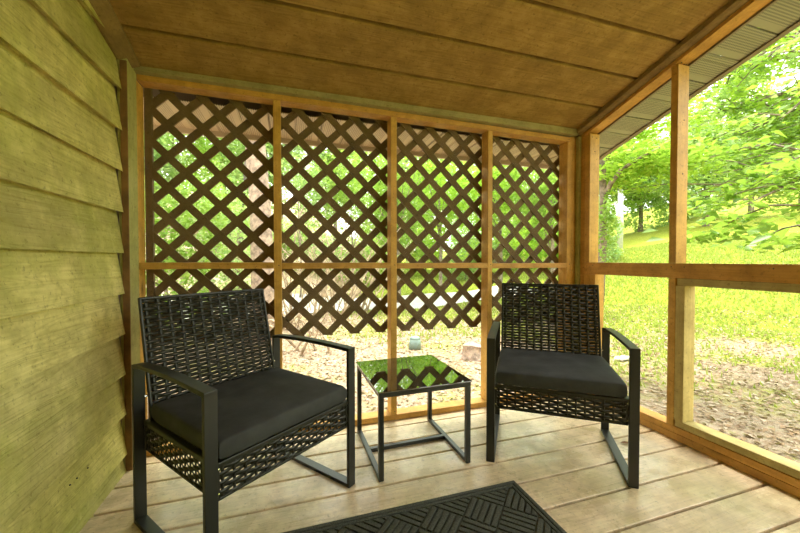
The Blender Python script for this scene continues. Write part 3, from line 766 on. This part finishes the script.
# bare brushwood
def brush(label, px_, dist, n, h, spread, seed):
    random.seed(seed); p = at(px_, 260, 1); v = Vector((p.x, p.y, 0)).normalized() * dist; z = G(v.x, v.y)
    bm = bmesh.new()
    for i in range(n):
        a = random.uniform(0, 6.28); s = Vector((random.uniform(-spread, spread), random.uniform(-spread, spread) * .6, -.05))
        e = s + Vector((random.uniform(-1.3, 1.3) * spread, random.uniform(-.5, .5), random.uniform(.35, 1) * h)); m1 = s.lerp(e, .5) + Vector((random.uniform(-.2, .2), 0, random.uniform(.05, .35)))
        r_ = random.uniform(.008, .028); tube(bm, [s, s.lerp(m1, .55) + Vector((0, 0, .05)), m1, m1.lerp(e, .5) + Vector((0, 0, .06)), e], [r_, r_ * .9, r_ * .75, r_ * .55, r_ * .2], 5)
        for j in range(3):
            q = m1.lerp(e, random.random()); t_ = q + Vector((random.uniform(-.5, .5), random.uniform(-.2, .2), random.uniform(-.1, .5))); tube(bm, [q, q.lerp(t_, .5) + Vector((0, 0, .04)), t_], [r_ * .4, r_ * .3, r_ * .1], 4)
    o = obj('brushwood', bm, M['twig'], smooth=True); o.location = (v.x, v.y, z); tag(o, label, 'brushwood', 'bare brushwood in the woods')
brush('tangle of bare tan branches behind the lattice left of the thick reddish trunk', 190, 7.5, 16, 2.2, 1.0, 3)
brush('tangle of bare tan branches just right of the thick reddish trunk', 305, 7.6, 26, 2.6, .8, 4)
brush('tangle of bare tan branches behind the lattice by the middle post', 350, 9.0, 28, 2.8, 1.1, 5)
brush('low tangle of bare branches on the ground behind the left armchair', 290, 5.6, 10, .7, .6, 6)
# bright trees behind the right-hand lattice bays
GR = 'bright trees behind the right lattice bays'
for k_, (px_, d_, ch, cr, n_, m_) in enumerate([(398, 11, 3.4, (1.5, 1.3, 1.9), 6500, 'leaf_m'), (440, 13, 3.9, (1.9, 1.5, 2.4), 8000, 'leaf_y'), (500, 12, 3.7, (1.7, 1.5, 2.1), 7500, 'leaf_y'), (552, 11, 3.2, (1.3, 1.2, 1.8), 5500, 'leaf_m')]):
    gtree('broadleaf_tree', ['fresh green tree behind the middle lattice post', 'bright yellow green tree behind the third lattice bay', 'bright yellow green tree behind the post of the fourth lattice bay', 'fresh green tree behind the right end of the lattice'][k_],
          'tree', px_, d_, ch, cr, n_, .11, m_, tr=.07, group=GR)
# wall of woodland far behind
GF = 'far woodland trees'
far_l = ['far forest tree above the clapboard end of the lattice', 'far forest tree behind the first lattice bay', 'far forest tree left of the second lattice post', 'far forest tree behind the second lattice bay', 'far forest tree behind the middle lattice post',
         'far forest tree behind the third lattice bay', 'far forest tree behind the fourth lattice post', 'far forest tree behind the right end of the lattice', 'far hazy forest tree just right of the corner post',
         'far hazy forest tree behind the pale poles', 'far hazy forest tree left of the thick screen post', 'far hazy forest tree behind the upper thick screen post', 'far forest tree on the slope right of the thick screen post', 'far forest tree on the slope near the right edge', 'far forest tree at the right edge on the slope']
for k_, px_ in enumerate((120, 175, 225, 280, 335, 390, 440, 495, 550, 605, 640, 670, 705, 750, 800)):
    d_ = 24 + 4 * (k_ % 3) + (8 if k_ > 8 else 0); hh = (5.2 if k_ < 8 else 4.4) + (k_ % 2) * .8
    gtree('woodland_tree', far_l[k_], 'tree', px_, d_, hh, (3.8, 2.6, hh * 1.0), 9000, .30, ['leaf_b', 'leaf_m', 'leaf_y'][k_ % 3] if k_ < 8 else ['leaf_b', 'leaf_m'][k_ % 2], tr=.18, group=GF)
GS = 'low shrubs along the wood edge'
for k_, px_ in enumerate((385, 425, 465, 510, 550, 590)):
    gtree('shrub', ['low rounded shrub behind the middle lattice post', 'low rounded shrub left of centre in the third lattice bay', 'low rounded shrub right of centre in the third lattice bay', 'low rounded shrub just right of the fourth lattice post',
                    'low rounded shrub behind the right end of the lattice', 'low rounded shrub behind the corner post'][k_], 'shrub', px_, 18 + (k_ % 2) * 2, 1.5, (2.1, 1.5, 1.7), 5000, .16, ['leaf_m', 'leaf_y', 'leaf_b'][k_ % 3], tr=.05, group=GS)
for k_, px_ in enumerate((285, 325, 365)):
    gtree('shrub', ['low leafy shrub on the wooded slope just right of the second lattice post', 'low leafy shrub on the wooded slope in the middle of the second lattice bay', 'low leafy shrub on the wooded slope left of the middle post'][k_],
          'shrub', px_, 15, 1.0, (1.5, 1.2, 1.2), 3200, .12, ['leaf_m', 'leaf_b'][k_ % 2], tr=.04, group=GS)
brush('tangle of bare tan branches high on the wooded slope in the second lattice bay', 330, 12.5, 40, 2.6, 1.8, 9)
# the slim tree by the corner, with a branch reaching right
p = at(604, 260, 5.2); zb_ = G(p.x, p.y)
rt = tag(empty('forked_tree', (p.x, p.y, zb_)), 'slim dark forked tree right of the corner post, branch bending over the lawn', 'tree')
W2 = lambda a, b, d_: at(a, b, d_) - Vector((p.x, p.y, zb_))
bm = bmesh.new(); tube(bm, [W2(598, 350, 5.2), W2(600, 300, 5.2), W2(603, 240, 5.2), W2(603, 190, 5.2), W2(601, 120, 5.2), W2(596, 20, 5.3)], [.06, .05, .045, .042, .035, .02], 10)
tube(bm, [W2(603, 200, 5.2), W2(611, 183, 5.15), W2(622, 169, 5.1), W2(640, 158, 5.0), W2(668, 143, 4.9)], [.035, .03, .026, .02, .008], 8)
tube(bm, [W2(603, 170, 5.2), W2(620, 120, 5.3), W2(650, 70, 5.5)], [.03, .02, .008], 8)
obj('trunk', bm, M['bark'], rt, smooth=True)
P = np.concatenate([blob_points(1500, W2(640, 165, 5.3), (.75, .7, .30)), blob_points(1500, W2(650, 118, 5.8), (.9, .9, .5)), blob_points(700, W2(615, 180, 5.6), (.35, .5, .25))])
scatter_leaves(len(P), P[:, 0], P[:, 1], P[:, 2], .085, M['leaf_y'], 'foliage', rt, flat=.4)
P = blob_points(420, W2(606, 226, 5.0), (.16, .16, .42))
scatter_leaves(len(P), P[:, 0], P[:, 1], P[:, 2], .055, M['leaf_m'], 'foliage', rt, flat=.5)
# big tree rooted beyond the right edge, its crown filling the upper right
p = at(905, 300, 7.6); zb_ = G(p.x, p.y)
rt = tag(empty('beech_tree', (p.x, p.y, zb_)), 'large beech whose leafy boughs hang over the lawn at the upper right', 'tree')
bm = bmesh.new(); tube(bm, [Vector((0, 0, -.1)), Vector((0, 0, .3)), Vector((.05, 0, 1.6)), Vector((0, .1, 3.2)), Vector((.1, 0, 5.5)), Vector((0, 0, 8))], [.26, .2, .17, .14, .10, .04], 12)
ends = [((690, 165, 6.2), 2.5), ((700, 196, 5.4), 2.2), ((745, 205, 4.8), 2.1), ((700, 120, 6.8), 3.2), ((720, 80, 6.4), 4.2), ((770, 60, 6.0), 4.6), ((690, 60, 7.6), 4.8), ((760, 170, 5.6), 2.6), ((640, 110, 8.4), 3.9), ((740, 135, 6.4), 3.0), ((780, 120, 5.4), 3.6), ((780, 172, 5.0), 2.4)]
Pt = []
for (e_, h_) in ends:
    e = W2(*e_); s = Vector((0, 0, h_ + .15)); m1 = s.lerp(e, .5) + Vector((0, 0, .30)); m2 = s.lerp(e, .8) + Vector((0, 0, .16))
    pts = [s, m1, m2, e]; tube(bm, [s, s.lerp(m1, .5) + Vector((0, 0, .1)), m1, m2, e], [.05, .04, .028, .016, .005], 7)
    for q in range(20):
        f = random.uniform(.25, 1.0); c0 = (s.lerp(m1, f * 2) if f < .5 else m1.lerp(e, f * 2 - 1)) + Vector((0, 0, .05))
        t_ = c0 + Vector((random.gauss(0, .55), random.gauss(0, .55), random.gauss(-.05, .12))); tube(bm, [c0, c0.lerp(t_, .5) + Vector((0, 0, .05)), t_], [.010, .007, .003], 5, False)
        for w_ in range(60):
            g = random.random() ** .6; c1 = c0.lerp(t_, g) + Vector((random.gauss(0, .09), random.gauss(0, .09), random.gauss(-.02, .035))); Pt.append(c1)
obj('trunk', bm, M['bark'], rt, smooth=True)
P = np.array([tuple(v) for v in Pt]); k1 = rng.random(len(P)) < .5
scatter_leaves(int(k1.sum()), *P[k1].T, .082, M['leaf_y'], 'foliage', rt, flat=.30, asp=.6)
scatter_leaves(int((~k1).sum()), *P[~k1].T, .082, M['leaf_b'], 'foliage', rt, flat=.30, asp=.6)
# the low near sprays with large leaves
Pn = []; bm = bmesh.new()
for (a_, b_, n_) in (((800, 205, 3.9), (694, 241, 3.9), 60), ((815, 235, 3.3), (752, 244, 3.3), 26), ((800, 190, 4.1), (705, 205, 4.3), 60), ((820, 165, 4.0), (745, 190, 4.0), 60), ((800, 150, 4.2), (700, 160, 4.6), 70)):
    a, b = W2(*a_), W2(*b_); m1 = a.lerp(b, .5) + Vector((0, 0, .07)); tube(bm, [a, a.lerp(m1, .5) + Vector((0, 0, .04)), m1, b], [.009, .008, .006, .002], 6)
    root = Vector((0, 0, 2.4)); tube(bm, [root, root.lerp(a, .5) + Vector((0, 0, .3)), a], [.03, .018, .009], 6)
    for i in range(n_):
        f = random.random() ** .8; q = (a.lerp(m1, f * 2) if f < .5 else m1.lerp(b, f * 2 - 1)); Pn.append(q + Vector((random.gauss(0, .10), random.gauss(0, .12), random.gauss(-.01, .035))))
obj('twig', bm, M['bark'], rt, smooth=True)
for (c_, sp_, n_) in (((712, 236, 3.9), .19, 60), ((782, 244, 3.3), .13, 34), ((745, 222, 4.0), .2, 40)):
    for i in range(n_): Pn.append(W2(*c_) + Vector((random.gauss(0, sp_), random.gauss(0, sp_ * .8), random.gauss(0, .035))))
P = np.array([tuple(v) for v in Pn]); scatter_leaves(len(P), *P.T, .105, M['leaf_n'], 'foliage', rt, flat=.32, asp=.62)

# pale poles on the slope
for (px_, d_, y_top, r_, lab) in ((620.5, 26, 190, .17, 'pale whitish upright trunk on the slope, taller of the two'), (605.5, 27, 205, .12, 'pale thin upright trunk beside the corner post')):
    p = at(px_, y_top, d_); z = G(p.x, p.y); bm = bmesh.new(); tube(bm, [(0, 0, -.2), (.03, 0, (p.z - z) * .5), (0, 0, p.z - z)], [r_, r_ * .95, r_ * .85], 12)
    tube(bm, [(0, 0, (p.z - z) * .72), (.3, 0, (p.z - z) * .86)], [r_ * .3, r_ * .15], 6)
    o = tag(obj('dead_trunk', bm, M['pole'], smooth=True), lab, 'tree trunk', 'pale dead trunks'); o.location = (p.x, p.y, z)
# small things on the ground
p = at(415, 337, 5.6); z = G(p.x, p.y); bm = bmesh.new(); bmesh.ops.create_cone(bm, cap_ends=True, segments=16, radius1=.10, radius2=.085, depth=.16, matrix=Matrix.Translation((0, 0, .08)))
bmesh.ops.create_uvsphere(bm, u_segments=16, v_segments=8, radius=.088, matrix=Matrix.Translation((0, 0, .16)) @ Matrix.Diagonal((1, 1, .5, 1)))
o = tag(obj('utility_cap', bm, plain('grey green plastic', (.18, .25, .22), .5), smooth=True), 'small grey green domed utility cap on the ground behind the table', 'utility cap'); o.location = (p.x, p.y, z)
p = at(472, 340, 5.2); z = G(p.x, p.y); bm = bmesh.new()
pr = [.20, .17, .15, .14, .15]; zz = [0, .05, .10, .15, .19]
rings = [[bm.verts.new((pr[i] * (1 + .12 * math.sin(3 * a + i)) * math.cos(a), pr[i] * (1 + .12 * math.sin(3 * a + i)) * math.sin(a), zz[i] + .02 * math.sin(2 * a) * (i == 4))) for a in [2 * math.pi * q / 18 for q in range(18)]] for i in range(5)]
for r0, r1 in zip(rings, rings[1:]):
    for q in range(18): bm.faces.new((r0[q], r0[(q + 1) % 18], r1[(q + 1) % 18], r1[q]))
bm.faces.new(rings[-1])
o = tag(obj('tree_stump', bm, M['barkr']), 'low reddish brown tree stump on the ground left of the right armchair', 'stump'); o.location = (p.x, p.y, z - .01)
p = at(622, 354, 5.8); z = G(p.x, p.y); bm = bmesh.new(); 
for i in range(6): a = i / 6 * 6.28; bm.verts.new((.15 * math.cos(a) * (1 + .3 * math.sin(2 * a)), .07 * math.sin(a), .02 + .015 * math.sin(3 * a)))
bm.verts.ensure_lookup_table(); bm.faces.new(bm.verts)
r_ = bmesh.ops.extrude_face_region(bm, geom=bm.faces[:]); bmesh.ops.translate(bm, vec=(0, 0, -.02), verts=[v for v in r_['geom'] if isinstance(v, bmesh.types.BMVert)])
o = tag(obj('flat_debris', bm, plain('pale stone', (.75, .68, .62), .8)), 'pale flat stone lying on the grass behind the right armrest', 'debris'); o.location = (p.x, p.y, z + .02)  # small pale scrap of debris on the lawn
